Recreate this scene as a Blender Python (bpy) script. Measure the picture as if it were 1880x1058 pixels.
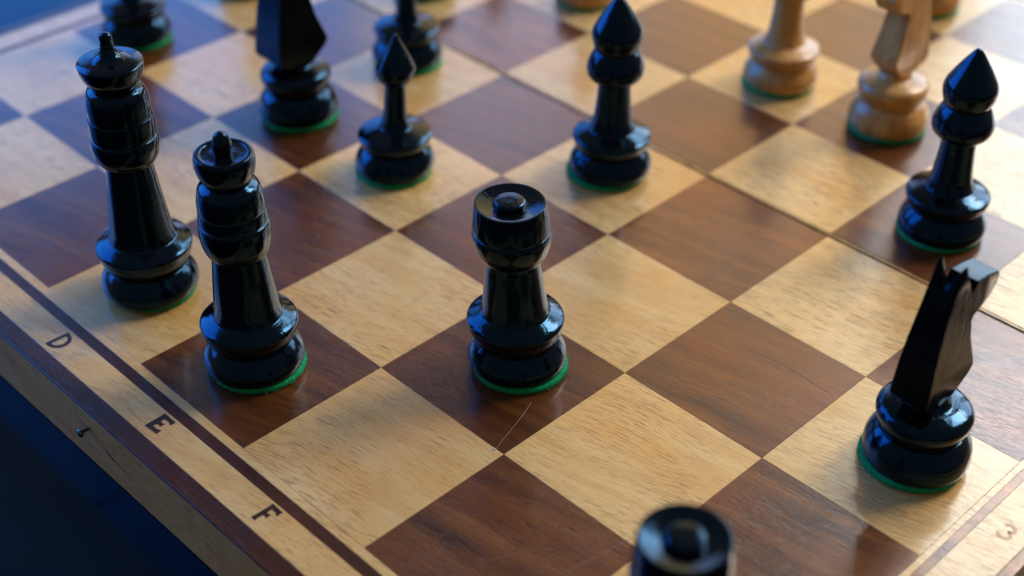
import bpy, bmesh, math, random
from mathutils import Vector, Matrix, noise

# ------------------------------------------------------------------ scene, camera, light
scene = bpy.context.scene
for o in list(bpy.data.objects):
    bpy.data.objects.remove(o, do_unlink=True)
COL = scene.collection
S = 0.05                      # one chess square = 5 cm; everything below is measured in squares

RIGHT = Vector((0.7013212573, 0.7128315786, 0.0044310920))
DOWN = Vector((0.4291404284, -0.4172311926, -0.8010971380))
FWD = Vector((-0.5691985477, 0.5637280128, -0.5985179536))
CAM = Vector((10.18457204, -3.04125477, 5.46566712))

cam_d = bpy.data.cameras.new('camera')
cam = bpy.data.objects.new('camera', cam_d)
COL.objects.link(cam)
cam.matrix_world = Matrix(((RIGHT.x, -DOWN.x, -FWD.x, CAM.x * S),
                           (RIGHT.y, -DOWN.y, -FWD.y, CAM.y * S),
                           (RIGHT.z, -DOWN.z, -FWD.z, CAM.z * S),
                           (0, 0, 0, 1)))
cam_d.sensor_width = 36.0
cam_d.sensor_fit = 'HORIZONTAL'
cam_d.lens = 36.0 * 2693.36 / 1880.0
cam_d.clip_start = 0.01
cam_d.clip_end = 50.0
cam_d.dof.use_dof = True
cam_d.dof.focus_distance = 8.15 * S
cam_d.dof.aperture_fstop = 7.2
scene.camera = cam

world = bpy.data.worlds.new('World')
scene.world = world
world.use_nodes = True
wbg = world.node_tree.nodes['Background']
wbg.inputs[0].default_value = (1.0, 0.92, 0.86, 1)
wbg.inputs[1].default_value = 0.14

def window(name, az0, az1, el0, el1, dist, L, target=(5.0, 3.0, 0.0)):
    """an area lamp for a window pane: az in degrees left of the board's +y, el above the board,
    L = the pane's brightness (linear RGB) as seen from the board"""
    a = math.radians((az0 + az1) / 2); e = math.radians((el0 + el1) / 2)
    w = 2 * dist * math.tan(math.radians(abs(az1 - az0) / 2)) * math.cos(e)
    h = 2 * dist * math.tan(math.radians(abs(el1 - el0) / 2))
    d = bpy.data.lights.new(name, 'AREA')
    d.shape = 'RECTANGLE'; d.size = w; d.size_y = h
    m = max(L)
    d.energy = m * math.pi * w * h; d.color = tuple(c / m for c in L)
    o = bpy.data.objects.new(name, d); COL.objects.link(o)
    v = Vector((-math.sin(a) * math.cos(e), math.cos(a) * math.cos(e), math.sin(e)))
    o.location = Vector(target) * S + v * dist
    o.rotation_euler = (-v).to_track_quat('-Z', 'Y').to_euler()
    return o

window('bright_window_light', -18, 2, 8, 34, 2.0, (3.5, 4.6, 5.5))
window('bright_window_light', 4, 23, 8, 34, 2.0, (3.5, 4.6, 5.5))
window('bright_window_upper_light', 2, 22, 36, 48, 2.0, (7.0, 8.2, 9.0))
window('top_fill_light', -27, -6, 34, 53, 2.0, (22.0, 20.8, 19.0))  # added fill lamp for the board's diffuse light, not a known window
window('pale_wall_light', 25, 40, 4, 44, 2.1, (1.3, 0.80, 0.28))
window('pale_sky_light', 41, 54, 4, 33, 2.2, (1.1, 1.25, 1.85))
window('blue_sky_light', 55, 84, 3, 30, 2.2, (0.06, 0.64, 2.2))
window('blue_side_light', 90, 134, 7, 45, 2.0, (0.06, 1.45, 5.6))

vs = scene.view_settings
vs.view_transform = 'Standard'; vs.look = 'None'; vs.exposure = 0.22; vs.gamma = 1.0
vs.use_curve_mapping = False
scene.render.engine = 'CYCLES'
scene.cycles.use_denoising = True
scene.cycles.denoising_prefilter = 'ACCURATE'
scene.cycles.adaptive_threshold = 0.008
scene.cycles.max_bounces = 6
scene.cycles.glossy_bounces = 3
scene.cycles.caustics_reflective = False
scene.cycles.caustics_refractive = False

# ------------------------------------------------------------------ node helpers
def new_mat(name):
    m = bpy.data.materials.new(name); m.use_nodes = True
    nt = m.node_tree
    return m, nt, nt.nodes['Principled BSDF']

def N(nt, kind, **kw):
    n = nt.nodes.new(kind)
    for k, v in kw.items():
        if k.startswith('in_'):
            n.inputs[k[3:].replace('_', ' ')].default_value = v
        else:
            setattr(n, k, v)
    return n

def ramp(nt, fac, stops):
    r = nt.nodes.new('ShaderNodeValToRGB')
    nt.links.new(fac, r.inputs[0])
    el = r.color_ramp.elements
    while len(el) < len(stops): el.new(0.5)
    for e, (p, c) in zip(el, stops):
        e.position = p
        e.color = (c[0], c[1], c[2], 1) if hasattr(c, '__len__') else (c, c, c, 1)
    return r.outputs[0]

def mixc(nt, fac, a, b, mode='MIX'):
    m = nt.nodes.new('ShaderNodeMix'); m.data_type = 'RGBA'; m.blend_type = mode
    for sock, v in ((m.inputs[0], fac), (m.inputs[6], a), (m.inputs[7], b)):
        if hasattr(v, 'is_output'): nt.links.new(v, sock)
        elif hasattr(v, '__len__'): sock.default_value = (*v[:3], 1)
        else: sock.default_value = v
    return m.outputs[2]

def math_n(nt, op, a, b=0.0):
    m = nt.nodes.new('ShaderNodeMath'); m.operation = op
    for i, v in enumerate((a, b)):
        if hasattr(v, 'is_output'): nt.links.new(v, m.inputs[i])
        else: m.inputs[i].default_value = v
    return m.outputs[0]

def noise_n(nt, vec, scale, detail=3.0, rough=0.55, dist=0.0):
    n = nt.nodes.new('ShaderNodeTexNoise')
    n.inputs['Scale'].default_value = scale; n.inputs['Detail'].default_value = detail
    n.inputs['Roughness'].default_value = rough; n.inputs['Distortion'].default_value = dist
    nt.links.new(vec, n.inputs['Vector'])
    return n.outputs['Fac']

def mapping(nt, vec, scale=(1, 1, 1), rot=(0, 0, 0), loc=(0, 0, 0)):
    m = nt.nodes.new('ShaderNodeMapping')
    m.inputs['Scale'].default_value = scale; m.inputs['Rotation'].default_value = rot
    m.inputs['Location'].default_value = loc
    nt.links.new(vec, m.inputs['Vector'])
    return m.outputs[0]

def bump(nt, height, strength, dist, bsdf, sock='Normal', chain=None):
    b = nt.nodes.new('ShaderNodeBump')
    b.inputs['Strength'].default_value = strength; b.inputs['Distance'].default_value = dist
    nt.links.new(height, b.inputs['Height'])
    if chain is not None: nt.links.new(chain, b.inputs['Normal'])
    nt.links.new(b.outputs[0], bsdf.inputs[sock])
    return b.outputs[0]

# ------------------------------------------------------------------ materials
def board_wood(name, dark, sheet=0.0, grain_angle=10.0, side=False, tint=(1, 1, 1), coat=1.0):
    """varnished beech sheet, the dark fields stained; grain runs across the fields"""
    m, nt, b = new_mat(name)
    geo = N(nt, 'ShaderNodeNewGeometry')
    p = mapping(nt, geo.outputs['Position'], scale=(1 / S, 1 / S, 1 / S),
                rot=(math.radians(90) if side else 0, 0, 0), loc=(sheet * 3.7, sheet * 5.1, sheet))
    p = mapping(nt, p, rot=(0, 0, -math.radians(grain_angle)))
    # wavy grain
    warp = noise_n(nt, p, 0.9, 2.0)
    sep = N(nt, 'ShaderNodeSeparateXYZ'); nt.links.new(p, sep.inputs[0])
    y2 = math_n(nt, 'ADD', sep.outputs[1], math_n(nt, 'MULTIPLY', warp, 0.22))
    cmb = N(nt, 'ShaderNodeCombineXYZ')
    nt.links.new(sep.outputs[0], cmb.inputs[0]); nt.links.new(y2, cmb.inputs[1]); nt.links.new(sep.outputs[2], cmb.inputs[2])
    q = cmb.outputs[0]
    fine = noise_n(nt, mapping(nt, q, scale=(6.5, 98.0, 20.0)), 1.0, 2.0, 0.5)       # pores, short dark flecks
    fine2 = noise_n(nt, mapping(nt, q, scale=(11.0, 160.0, 20.0)), 1.0, 1.0, 0.5)
    band = noise_n(nt, mapping(nt, q, scale=(0.6, 8.0, 1.0)), 1.0, 4.0, 0.6)       # broad growth bands
    blot = noise_n(nt, p, 2.3, 4.0, 0.6)
    if dark:
        c1, c2, c3 = (0.052, 0.0115, 0.0016), (0.150, 0.044, 0.0065), (0.265, 0.090, 0.0160)
        pore, pf = (0.022, 0.007, 0.003), 0.85
    else:
        c1, c2, c3 = (0.60, 0.335, 0.106), (0.71, 0.44, 0.160), (0.77, 0.515, 0.220)
        pore, pf = (0.17, 0.072, 0.020), 0.85
    col = ramp(nt, band, [(0.30, c1), (0.52, c2), (0.74, c3)])
    col = mixc(nt, ramp(nt, blot, [(0.35, 0.0), (0.75, 0.30)]), col, c1)
    warm = noise_n(nt, mapping(nt, p, scale=(0.9, 1.6, 1.0)), 1.1, 3.0, 0.6)
    col = mixc(nt, ramp(nt, warm, [(0.45, 0.0), (0.68, 0.65)]), col, (0.66, 0.31, 0.060) if not dark else (0.21, 0.050, 0.006))
    fl = ramp(nt, fine, [(0.395, 1.0), (0.43, 0.0)])
    fl2 = ramp(nt, fine2, [(0.36, 0.8), (0.42, 0.0)])
    flk = math_n(nt, 'MAXIMUM', fl, fl2)
    info = N(nt, 'ShaderNodeObjectInfo')
    fade = ramp(nt, noise_n(nt, p, 1.6, 3.0), [(0.36, 0.40), (0.60, 1.0)])
    fade = math_n(nt, 'MULTIPLY', fade, math_n(nt, 'ADD', math_n(nt, 'MULTIPLY', info.outputs['Random'], 0.55), 0.45))
    flk = math_n(nt, 'MULTIPLY', flk, fade)
    col = mixc(nt, math_n(nt, 'MULTIPLY', flk, pf), col, pore)
    streak = noise_n(nt, mapping(nt, q, scale=(1.4, 48.0, 8.0)), 1.0, 2.0, 0.5)
    col = mixc(nt, ramp(nt, streak, [(0.40, 0.14), (0.62, 0.0)]), col, c1)
    # handling dirt and tiny bruises
    bru = noise_n(nt, mapping(nt, p, scale=(5.0, 16.0, 1.0)), 1.0, 4.0, 0.7)
    col = mixc(nt, ramp(nt, bru, [(0.69, 0.0), (0.78, 0.45)]), col, (0.16, 0.125, 0.10) if not dark else (0.05, 0.03, 0.025))
    # fine scuffs left by sliding pieces
    sc = None
    for ang, off in ((0.5, 0.0), (1.25, 7.0), (2.3, 13.0)):
        ps = mapping(nt, p, rot=(0, 0, ang), loc=(off, off, 0))
        ln = noise_n(nt, mapping(nt, ps, scale=(0.5, 9.0, 1.0)), 1.0, 1.0, 0.4)
        ln = ramp(nt, math_n(nt, 'ABSOLUTE', math_n(nt, 'SUBTRACT', ln, 0.5)), [(0.0, 1.0), (0.007, 0.0)])
        ln = math_n(nt, 'MULTIPLY', ln, ramp(nt, noise_n(nt, ps, 1.7, 2.0), [(0.56, 0.0), (0.66, 1.0)]))
        sc = ln if sc is None else math_n(nt, 'MAXIMUM', sc, ln)
    col = mixc(nt, math_n(nt, 'MULTIPLY', sc, 0.12), col, (0.34, 0.25, 0.18) if dark else (0.36, 0.27, 0.19))
    if tint != (1, 1, 1):
        col = mixc(nt, 1.0, col, tint, 'MULTIPLY')
    hsv = N(nt, 'ShaderNodeHueSaturation')
    nt.links.new(math_n(nt, 'ADD', math_n(nt, 'MULTIPLY', info.outputs['Random'], 0.50 if dark else 0.24), 0.74 if dark else 0.86), hsv.inputs['Value'])
    nt.links.new(col, hsv.inputs['Color'])
    nt.links.new(hsv.outputs[0], b.inputs['Base Color'])
    rg = math_n(nt, 'ADD', math_n(nt, 'MULTIPLY', blot, 0.14), 0.25 if not side else 0.40)
    nt.links.new(rg, b.inputs['Roughness'])
    b.inputs['IOR'].default_value = 1.5
    # varnish over fibres that shine in their own colour towards the light
    b.inputs['Metallic'].default_value = 0.0 if side else (0.38 if dark else 0.12)
    b.inputs['Coat Weight'].default_value = 0.0 if side else coat
    b.inputs['Coat Roughness'].default_value = 0.13
    b.inputs['Coat IOR'].default_value = 1.40
    hgt = math_n(nt, 'ADD', math_n(nt, 'MULTIPLY', flk, -0.9), math_n(nt, 'MULTIPLY', streak, 0.5))
    n1 = bump(nt, hgt, 0.45, 0.00010, b)
    bump(nt, noise_n(nt, p, 3.0, 1.0), 0.05, 0.0006, b, chain=n1)
    bump(nt, hgt, 0.26, 0.00008, b, sock='Coat Normal')
    return m

M_LIGHT = board_wood('beech_light', False)
M_DARK = board_wood('beech_stained', True)
M_LIGHT2 = board_wood('beech_light_far', False, 2.0, 3.0)
M_DARK2 = board_wood('beech_stained_far', True, 2.0, 3.0)
M_SIDE = board_wood('beech_side', False, 1.0, 4.0, side=True, tint=(1.0, 0.84, 0.60))
M_STRIP_GLARE = board_wood('inlay_glare', True, 0.4, 3.0, tint=(1.4, 1.7, 2.0))  # same stain made lighter: window glare on the right border, put into the colour
M_LIP = board_wood('beech_lipping', False, 3.0, 0.0, tint=(1.0, 0.92, 0.8))
M_STRIP = board_wood('inlay_stained', True, 0.4, 3.0, tint=(0.45, 0.38, 0.40), coat=0.4)

def lacquer(name='black_lacquer', ior=1.5, rough=(0.06, 0.17)):
    m, nt, b = new_mat(name)
    tc = N(nt, 'ShaderNodeTexCoord')
    p = mapping(nt, tc.outputs['Object'], scale=(1 / S, 1 / S, 1 / S))
    info = N(nt, 'ShaderNodeObjectInfo')
    sh = N(nt, 'ShaderNodeVectorMath', operation='ADD')
    nt.links.new(p, sh.inputs[0]); nt.links.new(math_n(nt, 'MULTIPLY', info.outputs['Random'], 40.0), sh.inputs[1])
    p = sh.outputs[0]
    worn = noise_n(nt, p, 7.0, 5.0, 0.7)
    col = mixc(nt, ramp(nt, worn, [(0.62, 0.0), (0.78, 0.6)]), (0.0020, 0.0020, 0.0026), (0.008, 0.004, 0.003))
    # a little dust
    vo = N(nt, 'ShaderNodeTexVoronoi'); vo.inputs['Scale'].default_value = 22.0
    nt.links.new(p, vo.inputs['Vector'])
    dust = math_n(nt, 'MULTIPLY', ramp(nt, vo.outputs['Distance'], [(0.035, 1.0), (0.06, 0.0)]), ramp(nt, noise_n(nt, p, 9.0, 1.0), [(0.52, 0.0), (0.6, 1.0)]))
    col = mixc(nt, math_n(nt, 'MULTIPLY', dust, 0.5), col, (0.10, 0.10, 0.10))
    nt.links.new(col, b.inputs['Base Color'])
    rg = ramp(nt, noise_n(nt, p, 5.0, 3.0), [(0.3, rough[0]), (0.72, rough[1])])
    nt.links.new(rg, b.inputs['Roughness'])
    b.inputs['IOR'].default_value = ior
    b.inputs['Specular Tint'].default_value = (0.12, 0.52, 1.0, 1)
    grain = noise_n(nt, mapping(nt, p, scale=(34, 34, 2.6)), 1.0, 2.0)
    n1 = bump(nt, grain, 0.35, 0.00012, b)
    n2 = bump(nt, noise_n(nt, p, 8.0, 2.0), 0.07, 0.0010, b, chain=n1)
    bump(nt, noise_n(nt, mapping(nt, p, scale=(1, 1, 0.45)), 48.0, 3.0), 0.4, 0.00012, b, chain=n2)
    return m
M_BLACK = lacquer()
M_CARVED = lacquer('black_paint_carved', 1.27, (0.12, 0.24))

def boxwood():
    m, nt, b = new_mat('varnished_pale_wood')
    tc = N(nt, 'ShaderNodeTexCoord')
    p = mapping(nt, tc.outputs['Object'], scale=(1 / S, 1 / S, 1 / S))
    g = noise_n(nt, mapping(nt, p, scale=(9, 9, 0.9), rot=(0.05, 0.08, 0)), 1.0, 3.0, 0.6, 0.4)
    f = noise_n(nt, mapping(nt, p, scale=(50, 50, 4)), 1.0, 2.0)
    col = ramp(nt, g, [(0.3, (0.38, 0.160, 0.036)), (0.5, (0.54, 0.260, 0.070)), (0.72, (0.64, 0.36, 0.120))])
    col = mixc(nt, ramp(nt, f, [(0.32, 0.4), (0.45, 0.0)]), col, (0.25, 0.10, 0.03))
    nt.links.new(col, b.inputs['Base Color'])
    b.inputs['Roughness'].default_value = 0.27
    bump(nt, noise_n(nt, p, 8.0, 2.0), 0.3, 0.0008, b)
    return m
M_PALE = boxwood()

def felt():
    m, nt, b = new_mat('green_felt')
    tc = N(nt, 'ShaderNodeTexCoord')
    p = mapping(nt, tc.outputs['Object'], scale=(1 / S, 1 / S, 1 / S))
    f = noise_n(nt, p, 60.0, 4.0, 0.7)
    col = ramp(nt, f, [(0.3, (0.0, 0.11, 0.036)), (0.7, (0.008, 0.38, 0.14))])
    nt.links.new(col, b.inputs['Base Color'])
    b.inputs['Roughness'].default_value = 0.95
    b.inputs['Specular IOR Level'].default_value = 0.1
    b.inputs['Sheen Weight'].default_value = 0.4
    b.inputs['Sheen Tint'].default_value = (0.2, 0.9, 0.5, 1)
    bump(nt, f, 0.8, 0.0005, b)
    return m
M_FELT = felt()

def flat(name, col, rough, metal=0.0, bump_amt=0.0):
    m, nt, b = new_mat(name)
    tc = N(nt, 'ShaderNodeTexCoord')
    f = noise_n(nt, tc.outputs['Object'], 900.0, 3.0)
    c = mixc(nt, ramp(nt, f, [(0.35, 0.0), (0.7, 1.0)]), col, tuple(x * 0.6 for x in col))
    nt.links.new(c, b.inputs['Base Color'])
    b.inputs['Roughness'].default_value = rough; b.inputs['Metallic'].default_value = metal
    if bump_amt: bump(nt, f, bump_amt, 0.0002, b)
    return m
M_STEEL = flat('pin_steel', (0.16, 0.16, 0.18), 0.35, 1.0, 0.2)
M_FIBRE = flat('pale_fibre', (0.30, 0.22, 0.17), 0.7)
M_SCRATCH = flat('scratched_varnish', (0.20, 0.13, 0.09), 0.5)
M_CHIP = flat('chipped_wood', (0.45, 0.38, 0.30), 0.7)

def stamp_ink(name, a, b_):
    m, nt, b = new_mat(name)
    geo = N(nt, 'ShaderNodeNewGeometry')
    p = mapping(nt, geo.outputs['Position'], scale=(1 / S, 1 / S, 1 / S))
    f = noise_n(nt, mapping(nt, p, scale=(14, 60, 1)), 1.0, 4.0, 0.7)
    nt.links.new(ramp(nt, f, [(0.35, a), (0.75, b_)]), b.inputs['Base Color'])
    b.inputs['Roughness'].default_value = 0.33
    return m
M_INK = stamp_ink('stamped_ink', (0.010, 0.005, 0.005), (0.060, 0.022, 0.012))
M_INK2 = stamp_ink('faded_stamped_ink', (0.54, 0.29, 0.095), (0.68, 0.41, 0.145))

def table_mat():
    m, nt, b = new_mat('navy_table_top')
    geo = N(nt, 'ShaderNodeNewGeometry')
    f = noise_n(nt, geo.outputs['Position'], 14.0, 3.0)
    nt.links.new(ramp(nt, f, [(0.3, (0.0004, 0.0024, 0.009)), (0.7, (0.0007, 0.0034, 0.013))]), b.inputs['Base Color'])
    nt.links.new(ramp(nt, f, [(0.3, 0.13), (0.7, 0.18)]), b.inputs['Roughness'])
    b.inputs['IOR'].default_value = 1.42
    b.inputs['Specular Tint'].default_value = (0.15, 0.65, 1.0, 1)
    bump(nt, noise_n(nt, geo.outputs['Position'], 700.0, 2.0), 0.15, 0.0002, b)
    return m
M_TABLE = table_mat()

# ------------------------------------------------------------------ object helpers
def obj(name, bm, mat, parent=None, loc=(0, 0, 0), smooth=False, label=None):
    me = bpy.data.meshes.new(name)
    bmesh.ops.recalc_face_normals(bm, faces=bm.faces[:])
    for v in bm.verts: v.co *= S
    if smooth:
        for f in bm.faces: f.smooth = True
    bm.to_mesh(me); bm.free()
    me.materials.append(mat)
    o = bpy.data.objects.new(name, me); COL.objects.link(o)
    o.location = Vector(loc) * S
    if parent: o.parent = parent
    if label: o['label'] = label
    return o

def empty(name, label, cat, loc, group=None):
    o = bpy.data.objects.new(name, None); COL.objects.link(o)
    o.empty_display_size = 0.01
    o.location = Vector(loc) * S
    o['label'] = label; o['category'] = cat
    if group: o['group'] = group
    return o

def box(bm, x0, x1, y0, y1, z0, z1, bev=0.0, seg=1):
    r = bmesh.ops.create_cube(bm, size=1.0)
    for v in r['verts']:
        v.co = Vector((x0 if v.co.x < 0 else x1, y0 if v.co.y < 0 else y1, z0 if v.co.z < 0 else z1))
    if bev:
        es = list({e for v in r['verts'] for e in v.link_edges})
        bmesh.ops.bevel(bm, geom=es, offset=bev, segments=seg, affect='EDGES', profile=0.5)

# ------------------------------------------------------------------ table
bm = bmesh.new()
bmesh.ops.create_grid(bm, x_segments=8, y_segments=8, size=1.0)
for v in bm.verts: v.co = Vector((4 + v.co.x * 22, 4 + v.co.y * 22, -0.432))
bmesh.ops.solidify(bm, geom=bm.faces[:], thickness=0.6)
zmax = max(v.co.z for v in bm.verts)
for v in bm.verts: v.co.z -= zmax + 0.432
table = obj('table_top', bm, M_TABLE)
table['kind'] = 'structure'; table['label'] = 'dark navy glossy table top under the chessboard'

# ------------------------------------------------------------------ chessboard
DX = [0.021, -0.022, -0.039, -0.021, 0.004, 0.005, 0.025, 0.018, 0.009]
DY = [0.043, 0.022, 0.0, -0.029, -0.010, -0.029, 0.0, 0.0, -0.02]
XL = [i + DX[i] for i in range(9)]
YL = [i + DY[i] for i in range(9)]
GAP_N, GAP_F = 3.984, 4.014         # the fold between the two halves
RISE = 0.013                        # the far half stands a little higher
BX0, BX1, BY0, BY1 = -0.43, 8.405, -0.402, 8.42
ZB = -0.43                          # underside, on the table
board = empty('chess_board', 'folding wooden chessboard with beech and brown stained squares and stamped letters', 'chessboard', (0, 0, ZB))
E_OFF = Vector((0, 0, -ZB))         # children are built in board coordinates

def half(near):
    dz = 0.0 if near else RISE
    y0, y1 = (BY0, GAP_N) if near else (GAP_F, BY1)
    core = bmesh.new()
    box(core, BX0 + 0.03, BX1 - 0.03, y0 + 0.03, y1 - 0.004, ZB + 0.004, -0.022)
    h = obj('board_half', core, M_SIDE, board, (0, 0, -ZB + dz))
    h['label'] = 'near half of the folding board with the letters D, E and F' if near else 'far half of the folding board beyond the fold'
    ml, md = (M_LIGHT, M_DARK) if near else (M_LIGHT2, M_DARK2)
    def part(name, x0, x1, ya, yb, z0, z1, mat, bev=0.0014, seg=1):
        b = bmesh.new()
        c = ((x0 + x1) / 2, (ya + yb) / 2)
        box(b, x0 - c[0], x1 - c[0], ya - c[1], yb - c[1], z0, z1, bev, seg)
        o = obj(name, b, mat, h, (c[0], c[1], 0))
        return o
    # the squares
    rows = range(0, 4) if near else range(4, 8)
    for j in rows:
        ya = YL[j]; yb = YL[j + 1]
        if near and j == 3: yb = GAP_N
        if not near and j == 4: ya = GAP_F
        for i in range(8):
            g = 0.0003
            dark = (i + j) % 2 == 0
            part('square', XL[i] + g, XL[i + 1] - g, ya + g, yb - g, -0.02, 0.0, md if dark else ml)
    # border: light fillet, dark inlay line, letter band, dark edge strip
    fx0, fx1 = XL[0], XL[8]
    ye = GAP_N if near else GAP_F
    if near: yy = [(YL[0], -0.012, ml, 'border_band'), (-0.012, -0.083, M_STRIP, 'inlay_line'), (-0.083, -0.285, ml, 'border_band'), (-0.285, BY0, M_STRIP, 'edge_strip')]
    else: yy = [(YL[8], 8.03, ml, 'border_band'), (8.03, 8.10, M_STRIP, 'inlay_line'), (8.10, 8.30, ml, 'border_band'), (8.30, BY1, M_STRIP, 'edge_strip')]
    xr = [(fx1, 8.048), (8.048, 8.097), (8.097, 8.345), (8.345, BX1)]
    xl = [(fx0, -0.03), (-0.03, -0.09), (-0.09, -0.30), (-0.30, BX0)]
    mats = [ml, M_STRIP, ml, M_STRIP]; nm = ['border_band', 'inlay_line', 'border_band', 'edge_strip']
    g = 0.0003
    for k in range(4):
        a, b_, mt, n_ = yy[k]
        lo, hi = min(a, b_), max(a, b_)
        x0 = xl[k][1]; x1 = xr[k][1]
        bev = 0.004 if k == 3 else 0.0014
        part(n_, x0 + g, x1 - g, lo + g, hi - g, -0.02, -0.0004, mt, bev, 3 if k == 3 else 1)
        # side borders, butted against the long strips
        q0, q1 = (hi, ye) if near else (ye, lo)
        part(n_, min(xr[k]) + g, max(xr[k]) - g, q0 + g, q1 - g, -0.02, -0.0004, M_STRIP_GLARE if mats[k] is M_STRIP else mats[k], bev, 3 if k == 3 else 1)
        part(n_, min(xl[k]) + g, max(xl[k]) - g, q0 + g, q1 - g, -0.02, -0.0004, mats[k], bev, 3 if k == 3 else 1)
    if not near:
        part('edge_lipping', BX0 + 0.002, BX1 - 0.002, 3.9955, GAP_F - 0.0005, -0.30, -0.004, M_LIP, 0.002)
    # side boards
    t = 0.028
    ys = BY0 if near else BY1
    a, b_ = (ys + 0.003, ys + t) if near else (ys - t, ys - 0.003)
    part('side_board', BX0 + 0.003, BX1 - 0.003, a, b_, ZB + 0.002, -0.0215, M_SIDE, 0.004)
    q0, q1 = (b_ + 0.001, ye) if near else (ye, a - 0.001)
    part('side_board', BX1 - t, BX1 - 0.003, q0, q1, ZB + 0.002, -0.0215, M_SIDE, 0.004)
    part('side_board', BX0 + 0.003, BX0 + t, q0, q1, ZB + 0.002, -0.0215, M_SIDE, 0.004)
    return h
near_half = half(True)
far_half = half(False)

# stamped letters and numbers
def poly_mark(name, loops, cx, cy, w, h, rotz, parent, mat, z=0.0012):
    bm = bmesh.new()
    for lp in loops:
        vs_ = [bm.verts.new(((u - 0.5) * w, (v - 0.5) * h, 0)) for u, v in lp]
        bm.faces.new(vs_)
    bm.normal_update()
    bmesh.ops.triangulate(bm, faces=bm.faces[:], quad_method='BEAUTY', ngon_method='EAR_CLIP')
    o = obj(name, bm, mat, parent, (cx, cy, z))
    o.rotation_euler = (0, 0, rotz)
    return o
L_E = [[(0, 0), (1.0, 0.03), (0.97, 0.30), (0.78, 0.22), (0.36, 0.21), (0.36, 0.40), (0.62, 0.41), (0.66, 0.33), (0.70, 0.64), (0.60, 0.58), (0.36, 0.59), (0.36, 0.79), (0.76, 0.79), (0.98, 0.70), (1.0, 0.98), (0, 1.0)]]
L_F = [[(0.02, 0), (0.42, 0.0), (0.37, 0.10), (0.37, 0.38), (0.62, 0.40), (0.68, 0.31), (0.70, 0.64), (0.60, 0.57), (0.37, 0.57), (0.37, 0.79), (0.78, 0.78), (0.97, 0.68), (1.0, 0.98), (0, 1.0), (0.06, 0.9), (0.06, 0.1)]]
def arc(cx, cy, rx, ry, a0, a1, n):
    return [(cx + rx * math.cos(math.radians(a0 + (a1 - a0) * k / n)), cy + ry * math.sin(math.radians(a0 + (a1 - a0) * k / n))) for k in range(n + 1)]
do = arc(0.20, 0.5, 0.80, 0.5, -90, 90, 14); di = arc(0.30, 0.5, 0.44, 0.33, -90, 90, 14)
L_D = [[(0, 0)] + do[:8] + di[:8][::-1] + [(0.24, 0.17), (0, 0.17)],
       [(0, 1)] + do[7:][::-1] + di[7:] + [(0.24, 0.83), (0, 0.83)],
       [(0, 0.17), (0.24, 0.17), (0.24, 0.83), (0, 0.83)]]
o1 = arc(0.5, 0.72, 0.45, 0.28, 170, -80, 12); i1 = arc(0.5, 0.72, 0.24, 0.12, -80, 170, 12)
o2 = arc(0.5, 0.29, 0.50, 0.29, 80, -170, 12); i2 = arc(0.5, 0.29, 0.27, 0.13, -170, 80, 12)
L_3 = [o1 + i1, o2 + i2]
poly_mark('letter_mark', L_D, 3.506, -0.182, 0.105, 0.150, math.radians(-2), near_half, M_INK)['label'] = 'stamped letter D'
poly_mark('letter_mark', L_E, 4.526, -0.167, 0.105, 0.135, math.radians(2), near_half, M_INK)['label'] = 'stamped letter E'
poly_mark('letter_mark', L_F, 5.497, -0.167, 0.092, 0.140, math.radians(-1), near_half, M_INK)['label'] = 'stamped letter F'
poly_mark('number_mark', L_3, 8.228, 2.462, 0.085, 0.125, math.radians(0), near_half, M_INK2)['label'] = 'faded stamped number 3'

# scratches, a chip, and the clasp pin on the front edge
def tube(bm, pts, r0, r1, n=6):
    rings = []
    for k, p in enumerate(pts):
        p = Vector(p); a = Vector(pts[max(0, k - 1)]); b = Vector(pts[min(len(pts) - 1, k + 1)])
        d = (b - a).normalized()
        u = d.cross(Vector((0, 0, 1)))
        if u.length < 1e-3: u = d.cross(Vector((1, 0, 0)))
        u.normalize(); w = d.cross(u)
        r = r0 + (r1 - r0) * k / (len(pts) - 1)
        rings.append([bm.verts.new(p + (u * math.cos(t) + w * math.sin(t)) * r) for t in [2 * math.pi * i / n for i in range(n)]])
    for a, b in zip(rings, rings[1:]):
        for i in range(n): bm.faces.new((a[i], a[(i + 1) % n], b[(i + 1) % n], b[i]))
    bm.faces.new(rings[0][::-1]); bm.faces.new(rings[-1])

def scratch(pts, r, mat, name='scratch'):
    bm = bmesh.new(); tube(bm, pts, r, r * 0.7, 5)
    for v in bm.verts: v.co.z = v.co.z * 0.4
    return obj(name, bm, mat, near_half, (0, 0, 0))
bm = bmesh.new()
pts = [(5.833 + (5.975 - 5.833) * t + 0.006 * math.sin(t * 5), 1.425 + (1.02 - 1.425) * t, 0.0032 + 0.004 * math.sin(t * 3.1)) for t in [k / 12 for k in range(13)]]
tube(bm, pts, 0.0017, 0.0013, 6)
fib = obj('loose_fibre', bm, M_FIBRE)
fib['label'] = 'thin pale stray fibre lying on the brown square in front of the centre rook'; fib['category'] = 'fibre'
scratch([(6.846, 0.655, 0.001), (6.88, 0.83, 0.001), (6.922, 1.06, 0.001)], 0.0022, M_SCRATCH)
scratch([(6.52, 0.42, 0.001), (6.60, 0.60, 0.001), (6.71, 0.73, 0.001)], 0.0015, M_SCRATCH)
scratch([(6.98, 2.70, 0.001), (6.60, 2.72, 0.001), (6.35, 2.67, 0.001)], 0.0022, M_SCRATCH)
bm = bmesh.new(); bmesh.ops.create_icosphere(bm, subdivisions=2, radius=0.009)
for v in bm.verts: v.co = Vector((v.co.x * 1.3 + noise.noise(v.co * 150) * .004, v.co.y + noise.noise(v.co * 170 + Vector((3, 1, 2))) * .004, v.co.z * 0.25))
obj('chip', bm, M_CHIP, near_half, (5.962, 1.012, 0.001), True)

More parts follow.
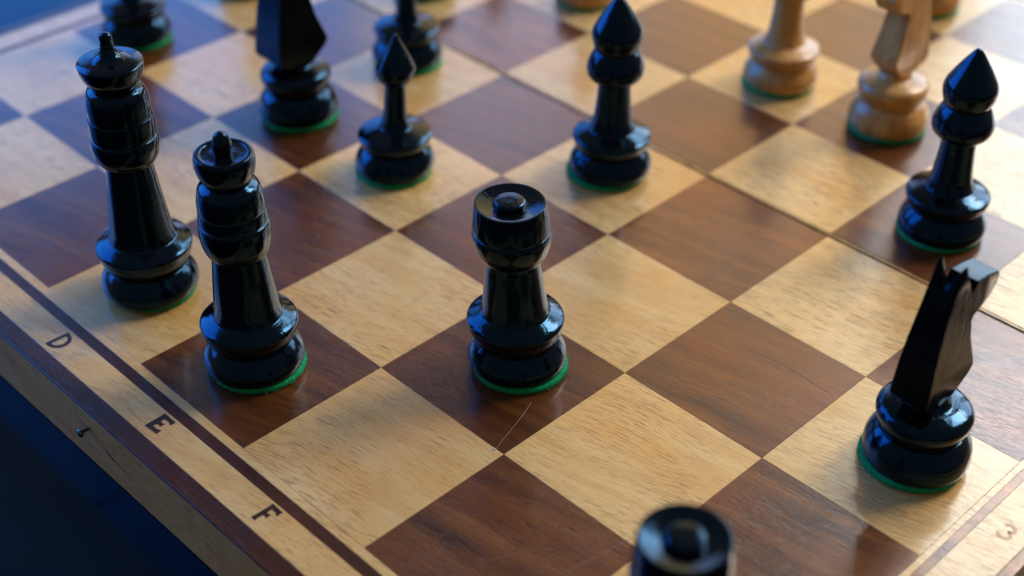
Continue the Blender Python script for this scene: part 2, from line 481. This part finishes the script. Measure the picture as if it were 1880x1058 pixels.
bm = bmesh.new()
crack = [(4.262, -0.192, 0.003), (4.268, -0.214, 0.005), (4.300, -0.226, 0.0075), (4.350, -0.236, 0.006), (4.420, -0.246, 0.004), (4.520, -0.252, 0.001)]
up_ = [bm.verts.new((x, -0.4005, z + r)) for x, z, r in crack]; dn_ = [bm.verts.new((x, -0.4005, z - r)) for x, z, r in crack]
for k in range(len(crack) - 1): bm.faces.new((up_[k], up_[k + 1], dn_[k + 1], dn_[k]))
obj('crack', bm, M_INK, near_half, (0, 0, 0))
bm = bmesh.new()
prof = [(0.0, -0.075), (0.020, -0.072), (0.027, -0.062), (0.026, -0.055), (0.011, -0.052), (0.010, 0.0)]
ring = []
for r, y in prof:
    ring.append([bm.verts.new((max(r, 1e-4) * math.cos(2 * math.pi * i / 20), y, max(r, 1e-4) * math.sin(2 * math.pi * i / 20))) for i in range(20)])
for a, b in zip(ring, ring[1:]):
    for i in range(20): bm.faces.new((a[i], a[(i + 1) % 20], b[(i + 1) % 20], b[i]))
pin = obj('clasp_pin', bm, M_STEEL, near_half, (4.125, -0.397, -0.147), True, 'small round headed metal pin on the front edge')

# ------------------------------------------------------------------ chess pieces
def catmull(pts, per=6):
    """pts = (r, z, sharp) ; smooth curve broken at the sharp points"""
    out = []
    n = len(pts)
    for i in range(n - 1):
        p1, p2 = pts[i], pts[i + 1]
        p0 = pts[i - 1] if i > 0 and not p1[2] else p1
        p3 = pts[i + 2] if i + 2 < n and not p2[2] else p2
        for k in range(per):
            t = k / per
            f = lambda a, b, c, d: 0.5 * ((2 * b) + (-a + c) * t + (2 * a - 5 * b + 4 * c - d) * t * t + (-a + 3 * b - 3 * c + d) * t ** 3)
            out.append((max(f(p0[0], p1[0], p2[0], p3[0]), 0.0005), f(p0[1], p1[1], p2[1], p3[1])))
    out.append((max(pts[-1][0], 0.0005), pts[-1][1]))
    return out

SEG = 80
def lathe(pts, lean=(0, 0), seed=0.0, wob=0.004, per=6):
    pts = [(p[0], p[1], len(p) > 2 and bool(p[2])) for p in pts]
    c = catmull(pts, per)
    bm = bmesh.new(); rings = []
    for r, z in c:
        rg = []
        for i in range(SEG):
            a = 2 * math.pi * i / SEG
            w = noise.noise(Vector((math.cos(a) * 1.3 + seed, math.sin(a) * 1.3, z * 2.6 + seed * 3)))
            rr = r * (1 + wob * 2.2 * w)
            rg.append(bm.verts.new((rr * math.cos(a) + lean[0] * z, rr * math.sin(a) + lean[1] * z, z)))
        rings.append(rg)
    for a, b in zip(rings, rings[1:]):
        for i in range(SEG): bm.faces.new((a[i], a[(i + 1) % SEG], b[(i + 1) % SEG], b[i]))
    bm.faces.new(rings[0][::-1]); bm.faces.new(rings[-1])
    return bm

FT = 0.035   # felt thickness
def felt_bm(r, seed):
    bm = bmesh.new(); n = 120; rings = []
    rnd = random.Random(seed)
    for z, k in ((0.002, 0.985), (0.006, 1.0), (FT * 0.6, 1.012), (FT + 0.004, 0.995)):
        rings.append([bm.verts.new((rr * math.cos(a), rr * math.sin(a), z)) for a, rr in
                      [(2 * math.pi * i / n, r * k * (1 + 0.010 * noise.noise(Vector((math.cos(2 * math.pi * i / n) * 2 + seed, math.sin(2 * math.pi * i / n) * 2, 0))) + rnd.uniform(-0.004, 0.004))) for i in range(n)]])
    for a, b in zip(rings, rings[1:]):
        for i in range(n): bm.faces.new((a[i], a[(i + 1) % n], b[(i + 1) % n], b[i]))
    bm.faces.new(rings[0][::-1]); bm.faces.new(rings[-1])
    return bm

def fuzz_bm(r, seed, count=420):
    """loose wool fibres standing out of the felt's cut edge"""
    bm = bmesh.new(); rnd = random.Random(seed)
    for _ in range(count):
        a = rnd.uniform(0, 2 * math.pi); z = rnd.uniform(0.006, FT)
        L = rnd.uniform(0.008, 0.024); da = rnd.uniform(-0.8, 0.8)
        p = Vector((r * math.cos(a), r * math.sin(a), z))
        d = Vector((math.cos(a + da), math.sin(a + da), rnd.uniform(-0.3, 0.5))).normalized()
        s = Vector((-math.sin(a), math.cos(a), rnd.uniform(-0.5, 0.5))).normalized() * 0.0011
        q = p + d * L * 0.6; e = p + d * L + Vector((0, 0, rnd.uniform(-0.006, 0.004)))
        if e.z < 0.002: e.z = 0.002
        v = [bm.verts.new(x) for x in (p - d * 0.004 - s, p - d * 0.004 + s, q + s * 0.8, q - s * 0.8, e)]
        bm.faces.new((v[0], v[1], v[2], v[3])); bm.faces.new((v[3], v[2], v[4]))
    return bm

# profiles measured from the photograph (radius, height, sharp corner) in squares
def base_pts(R):
    return [(R * 0.955, FT, 1), (R * 0.995, 0.055), (R * 1.012, 0.088), (R * 0.985, 0.128), (R * 0.90, 0.170), (R * 0.80, 0.205, 1)]

def collar_pts(zg, rc, zc, rs, zs):
    """flaring underside, rounded rim, domed shoulder that meets the stem in a tight corner"""
    lo = [(rc * 0.80, zg, 1), (rc * 0.865, zg + (zc - zg) * 0.22), (rc * 0.955, zg + (zc - zg) * 0.60), (rc * 0.992, zg + (zc - zg) * 0.90)]
    d = rc - rs; h = zs - zc
    up = [(rc, zc - 0.004), (rc - 0.05 * d, zc + 0.17 * h), (rc - 0.22 * d, zc + 0.40 * h), (rc - 0.48 * d, zc + 0.63 * h), (rc - 0.74 * d, zc + 0.84 * h)]
    return lo + up + [(rs + 0.06 * d, zs + 0.04 * h), (rs * 0.99, zs + 0.026, 1)]

P = {}
P['king'] = dict(R=0.292, parts=[
    ('base', base_pts(0.292)),
    ('collar', collar_pts(0.200, 0.290, 0.348, 0.196, 0.402)),
    ('stem', [(0.194, 0.426, 1), (0.187, 0.46), (0.172, 0.58), (0.155, 0.74), (0.137, 0.90), (0.134, 0.935, 1)]),
    ('head', [(0.134, 0.925, 1), (0.160, 0.940), (0.186, 0.985), (0.196, 1.045), (0.193, 1.095), (0.184, 1.108, 1), (0.189, 1.122), (0.187, 1.225), (0.177, 1.238, 1), (0.181, 1.252), (0.177, 1.340), (0.160, 1.405), (0.128, 1.428, 1)]),
    ('crown', [(0.124, 1.425, 1), (0.142, 1.448), (0.170, 1.50), (0.184, 1.560), (0.181, 1.576), (0.152, 1.588), (0.102, 1.600), (0.062, 1.620), (0.042, 1.655), (0.038, 1.680, 1)]),
    ('finial', [(0.039, 1.676, 1), (0.035, 1.695), (0.0375, 1.722), (0.029, 1.743), (0.012, 1.751), (0.0005, 1.752, 1)]),
])
P['queen'] = dict(R=0.288, parts=[
    ('base', base_pts(0.288)),
    ('collar', collar_pts(0.185, 0.278, 0.328, 0.192, 0.384)),
    ('stem', [(0.190, 0.408, 1), (0.183, 0.45), (0.172, 0.56), (0.160, 0.68), (0.148, 0.78), (0.147, 0.81, 1)]),
    ('head', [(0.147, 0.800, 1), (0.168, 0.815), (0.188, 0.870), (0.196, 0.935), (0.193, 0.998), (0.184, 1.012, 1), (0.189, 1.028), (0.184, 1.078), (0.179, 1.090, 1), (0.183, 1.102), (0.180, 1.160), (0.164, 1.228), (0.126, 1.262, 1)]),
    ('crown', [(0.122, 1.258, 1), (0.138, 1.280), (0.157, 1.335), (0.163, 1.385), (0.157, 1.425), (0.147, 1.434), (0.130, 1.434), (0.122, 1.429, 1), (0.085, 1.427), (0.040, 1.430, 1)]),
    ('finial', [(0.040, 1.398, 1), (0.050, 1.425), (0.0545, 1.462), (0.049, 1.505), (0.033, 1.542), (0.014, 1.556), (0.0005, 1.558, 1)]),
])
P['rook'] = dict(R=0.282, parts=[
    ('base', base_pts(0.282)),
    ('collar', collar_pts(0.195, 0.279, 0.346, 0.192, 0.402)),
    ('stem', [(0.190, 0.426, 1), (0.183, 0.465), (0.172, 0.56), (0.160, 0.66), (0.151, 0.735), (0.151, 0.77, 1)]),
    ('head', [(0.151, 0.758, 1), (0.175, 0.778), (0.203, 0.830), (0.217, 0.895), (0.217, 0.938), (0.209, 0.950, 1), (0.213, 0.962), (0.207, 1.040), (0.196, 1.112), (0.190, 1.121), (0.178, 1.120), (0.138, 1.110), (0.100, 1.103, 1), (0.080, 1.103, 1)]),
    ('finial', [(0.083, 1.080, 1), (0.087, 1.110), (0.085, 1.128), (0.076, 1.136, 1), (0.040, 1.139), (0.0005, 1.139, 1)]),
])
P['pawn'] = dict(R=0.272, parts=[
    ('base', base_pts(0.272)),
    ('collar', collar_pts(0.190, 0.256, 0.300, 0.098, 0.352)),
    ('stem', [(0.098, 0.376, 1), (0.086, 0.41), (0.079, 0.47), (0.075, 0.55), (0.070, 0.66), (0.071, 0.70, 1)]),
    ('head', [(0.071, 0.688, 1), (0.098, 0.705), (0.124, 0.752), (0.133, 0.800), (0.124, 0.826), (0.092, 0.890), (0.050, 0.965), (0.014, 1.036), (0.0005, 1.046, 1)]),
])
P['bishop'] = dict(R=0.281, parts=[
    ('base', base_pts(0.281)),
    ('collar', collar_pts(0.185, 0.269, 0.302, 0.148, 0.356)),
    ('stem', [(0.147, 0.380, 1), (0.134, 0.42), (0.123, 0.50), (0.113, 0.61), (0.109, 0.71), (0.110, 0.74, 1)]),
    ('head', [(0.110, 0.722, 1), (0.148, 0.735), (0.180, 0.768), (0.192, 0.815), (0.182, 0.870), (0.158, 0.925), (0.138, 0.952, 1)]),
    ('finial', [(0.138, 0.950, 1), (0.158, 1.000), (0.168, 1.062), (0.160, 1.105), (0.128, 1.165), (0.085, 1.235), (0.040, 1.302), (0.016, 1.330), (0.0005, 1.335, 1)]),
])
P['knight'] = dict(R=0.286, parts=[
    ('base', [(0.286 * 0.955, FT, 1), (0.286, 0.06), (0.288, 0.100), (0.280, 0.150), (0.255, 0.200), (0.225, 0.235, 1)]),
    ('collar', [(0.212, 0.228, 1), (0.230, 0.262), (0.250, 0.315), (0.255, 0.345), (0.249, 0.368), (0.225, 0.392), (0.170, 0.412), (0.125, 0.424), (0.105, 0.460, 1)]),
])

def horse_bm(lean=(0, 0), wide=(1.0, 1.0)):
    """carved horse head: a tapering slab facing +y, two ears with a notch between"""
    # (y, z, centre z drop) round the outline, starting at the back of the foot
    prof = [(-0.100, 0.440, 0), (-0.205, 0.508, 0), (-0.222, 0.540, 0), (-0.205, 0.70, 0), (-0.182, 0.88, 0), (-0.135, 1.08, 0), (-0.100, 1.20, -0.015),
            (-0.070, 1.318, -0.140), (-0.046, 1.328, -0.150), (0.000, 1.215, -0.07), (0.036, 1.128, 0), (0.072, 1.122, 0), (0.096, 1.178, 0), (0.20, 1.163, 0),
            (0.305, 1.138, 0), (0.322, 1.112, 0), (0.300, 1.075, 0), (0.292, 1.060, 0), (0.286, 1.045, 0), (0.262, 1.012, 0), (0.170, 0.985, 0), (0.105, 0.972, 0), (0.086, 0.935, 0),
            (0.120, 0.82, 0), (0.196, 0.640, 0), (0.203, 0.608, 0), (0.175, 0.570, 0), (0.085, 0.462, 0), (0.055, 0.440, 0)]
    cols = [-1, -0.82, -0.55, -0.25, 0, 0.25, 0.55, 0.82, 1]
    def T(z):
        if z < 0.52: return 0.088 + (0.116 - 0.088) * max(0, (z - 0.44) / 0.08)
        return 0.116 + (0.079 - 0.116) * min(1, (z - 0.52) / 0.62)
    bm = bmesh.new(); g = []
    for c in cols:
        row = []
        k = max(0.0, 1 - abs(c + 0.22) / (0.60 if c < -0.22 else 1.0))
        for y, z, dr in prof:
            zz = z + dr * min(1.0, k * 1.1)
            row.append(bm.verts.new((c * T(z) * wide[0] + lean[0] * z, y * wide[1] + lean[1] * z, zz)))
        g.append(row)
    n = len(prof)
    for a, b in zip(g, g[1:]):
        for i in range(n): bm.faces.new((a[i], a[(i + 1) % n], b[(i + 1) % n], b[i]))
    f0 = bm.faces.new(g[0][::-1]); f1 = bm.faces.new(g[-1])
    edges = [e for f in (f0, f1) for e in f.edges]
    bmesh.ops.bevel(bm, geom=edges, offset=0.009, segments=2, affect='EDGES', profile=0.5, clamp_overlap=True)
    bmesh.ops.triangulate(bm, faces=[f for f in bm.faces if len(f.verts) > 4])
    return bm

def shade_by_angle(o, ang):
    me = o.data
    for p in me.polygons: p.use_smooth = True
    bm = bmesh.new(); bm.from_mesh(me)
    for e in bm.edges:
        if len(e.link_faces) == 2 and e.calc_face_angle(0) > math.radians(ang): e.smooth = False
    bm.to_mesh(me); bm.free()

_seed = [0]
def piece(kind, mat, x, y, label, cat, group=None, lean_px=0.0, felt_shift=(0, 0), rot=0.0, z=0.0, fuzz=0, scale=1.0, wide=(1.0, 1.0), felt=0.975):
    """lean_px: sideways lean along the photo's horizontal, in squares per square of height"""
    _seed[0] += 1; sd = _seed[0]
    names = {M_BLACK: 'black', M_PALE: 'pale'}
    e = empty('%s_chess_%s' % (names[mat], kind), label, cat, (x, y, z), group)
    e.rotation_euler = (0, 0, rot); e.scale = (scale,) * 3
    d = Matrix.Rotation(-rot, 3, 'Z') @ Vector((RIGHT.x, RIGHT.y, 0)).normalized()
    lean = (d.x * lean_px, d.y * lean_px)
    spec = P[kind]
    for n, pts in spec['parts']:
        o = obj(n, lathe(pts, lean, sd * 1.7), mat, e)
        shade_by_angle(o, 50)
    if kind == 'knight':
        o = obj('horse_head', horse_bm(lean, wide), M_CARVED if mat is M_BLACK else mat, e)
        shade_by_angle(o, 28)
    fs = Matrix.Rotation(-rot, 3, 'Z') @ Vector((felt_shift[0], felt_shift[1], 0))
    f = obj('felt_pad', felt_bm(spec['R'] * felt, sd), M_FELT, e, fs, True)
    if fuzz:
        q = obj('felt_fibres', fuzz_bm(spec['R'] * felt, sd, fuzz), M_FELT, f)
        q['kind'] = 'stuff'
    return e

def lat(k): return (RIGHT.x * k, RIGHT.y * k)
BP, WP = 'black chess pieces', 'pale chess pieces'
FZ = RISE
piece('rook', M_BLACK, 5.532, 1.617, 'glossy black rook standing on the brown square in the centre of the photo', 'chess piece', BP, -0.044, (0.016, 0.002), fuzz=500, felt=0.975)
piece('queen', M_BLACK, 4.471, 0.525, 'tall black queen with egg shaped finial on the brown square beside letter E', 'chess piece', BP, -0.021, (0.014, 0.010), fuzz=500, felt=0.955)
piece('king', M_BLACK, 3.429, 0.507, 'tallest black piece, a king with thin knob on top, beside letter D', 'chess piece', BP, -0.010, (0.006, 0.010), felt=0.90)
piece('pawn', M_BLACK, 3.435, 2.488, 'black pawn with its pointed cone head fully in view, behind the queen', 'chess piece', BP, 0.046, (-0.004, -0.004))
piece('bishop', M_BLACK, 4.493, 3.545, 'black bishop on a pale square just before the fold, behind the centre rook', 'chess piece', BP, 0.005, (-0.020, -0.016))
piece('bishop', M_BLACK, 6.500, 4.564, 'black bishop on the brown square beyond the fold at the right edge of the photo', 'chess piece', BP, 0.003, (-0.008, -0.004))
piece('knight', M_BLACK, 7.591, 2.589, 'black knight seen from behind on the pale square at lower right', 'chess piece', BP, 0.0, (-0.014, -0.012), fuzz=500)
piece('rook', M_BLACK, 7.740, 0.372, 'blurred black rook at the bottom edge, only its round top in view', 'chess piece', BP, 0.0)
piece('knight', M_BLACK, 2.366, 2.482, 'black knight cut off by the top edge of the photo, between king and pawn', 'chess piece', BP, 0.0, (0.006, 0.004), wide=(1.36, 1.02))
piece('pawn', M_BLACK, 2.296, 3.603, 'black pawn at the top edge, partly hidden behind the pointed pawn', 'chess piece', BP, 0.02, (0.006, 0.004))
piece('pawn', M_BLACK, 0.498, 2.303, 'blurred black pawn at the top left, behind the king', 'chess piece', BP, 0.0, (0.004, 0.004))
piece('pawn', M_BLACK, 0.345, 3.510, 'piece at the top edge left of the cut off knight, only felt rim visible', 'chess piece', BP)
piece('pawn', M_BLACK, 1.445, 4.550, 'piece at the top edge above the hidden pawn, only its dark felt rim in view', 'chess piece', BP, z=FZ)
piece('bishop', M_PALE, 4.548, 5.410, 'pale wooden bishop on a pale square near the top edge, head out of view', 'chess piece', WP, 0.0, (-0.010, -0.008), z=FZ)
piece('knight', M_PALE, 5.492, 5.440, 'pale wooden knight facing the black pieces, its head cut by the top edge', 'chess piece', WP, 0.0, (0.0, 0.0), rot=math.pi, z=FZ)
piece('pawn', M_PALE, 2.530, 5.410, 'pale wooden piece base at the top edge, just left of a black bishop head', 'chess piece', WP, z=FZ)
piece('pawn', M_PALE, 4.600, 7.360, 'pale wooden piece half hidden behind the pale knight at the top right', 'chess piece', WP, z=FZ)
piece('pawn', M_PALE, 0.824, 5.985, 'pale wooden pawn above the top edge, seen as a reflection in a brown square', 'chess piece', WP, z=FZ)
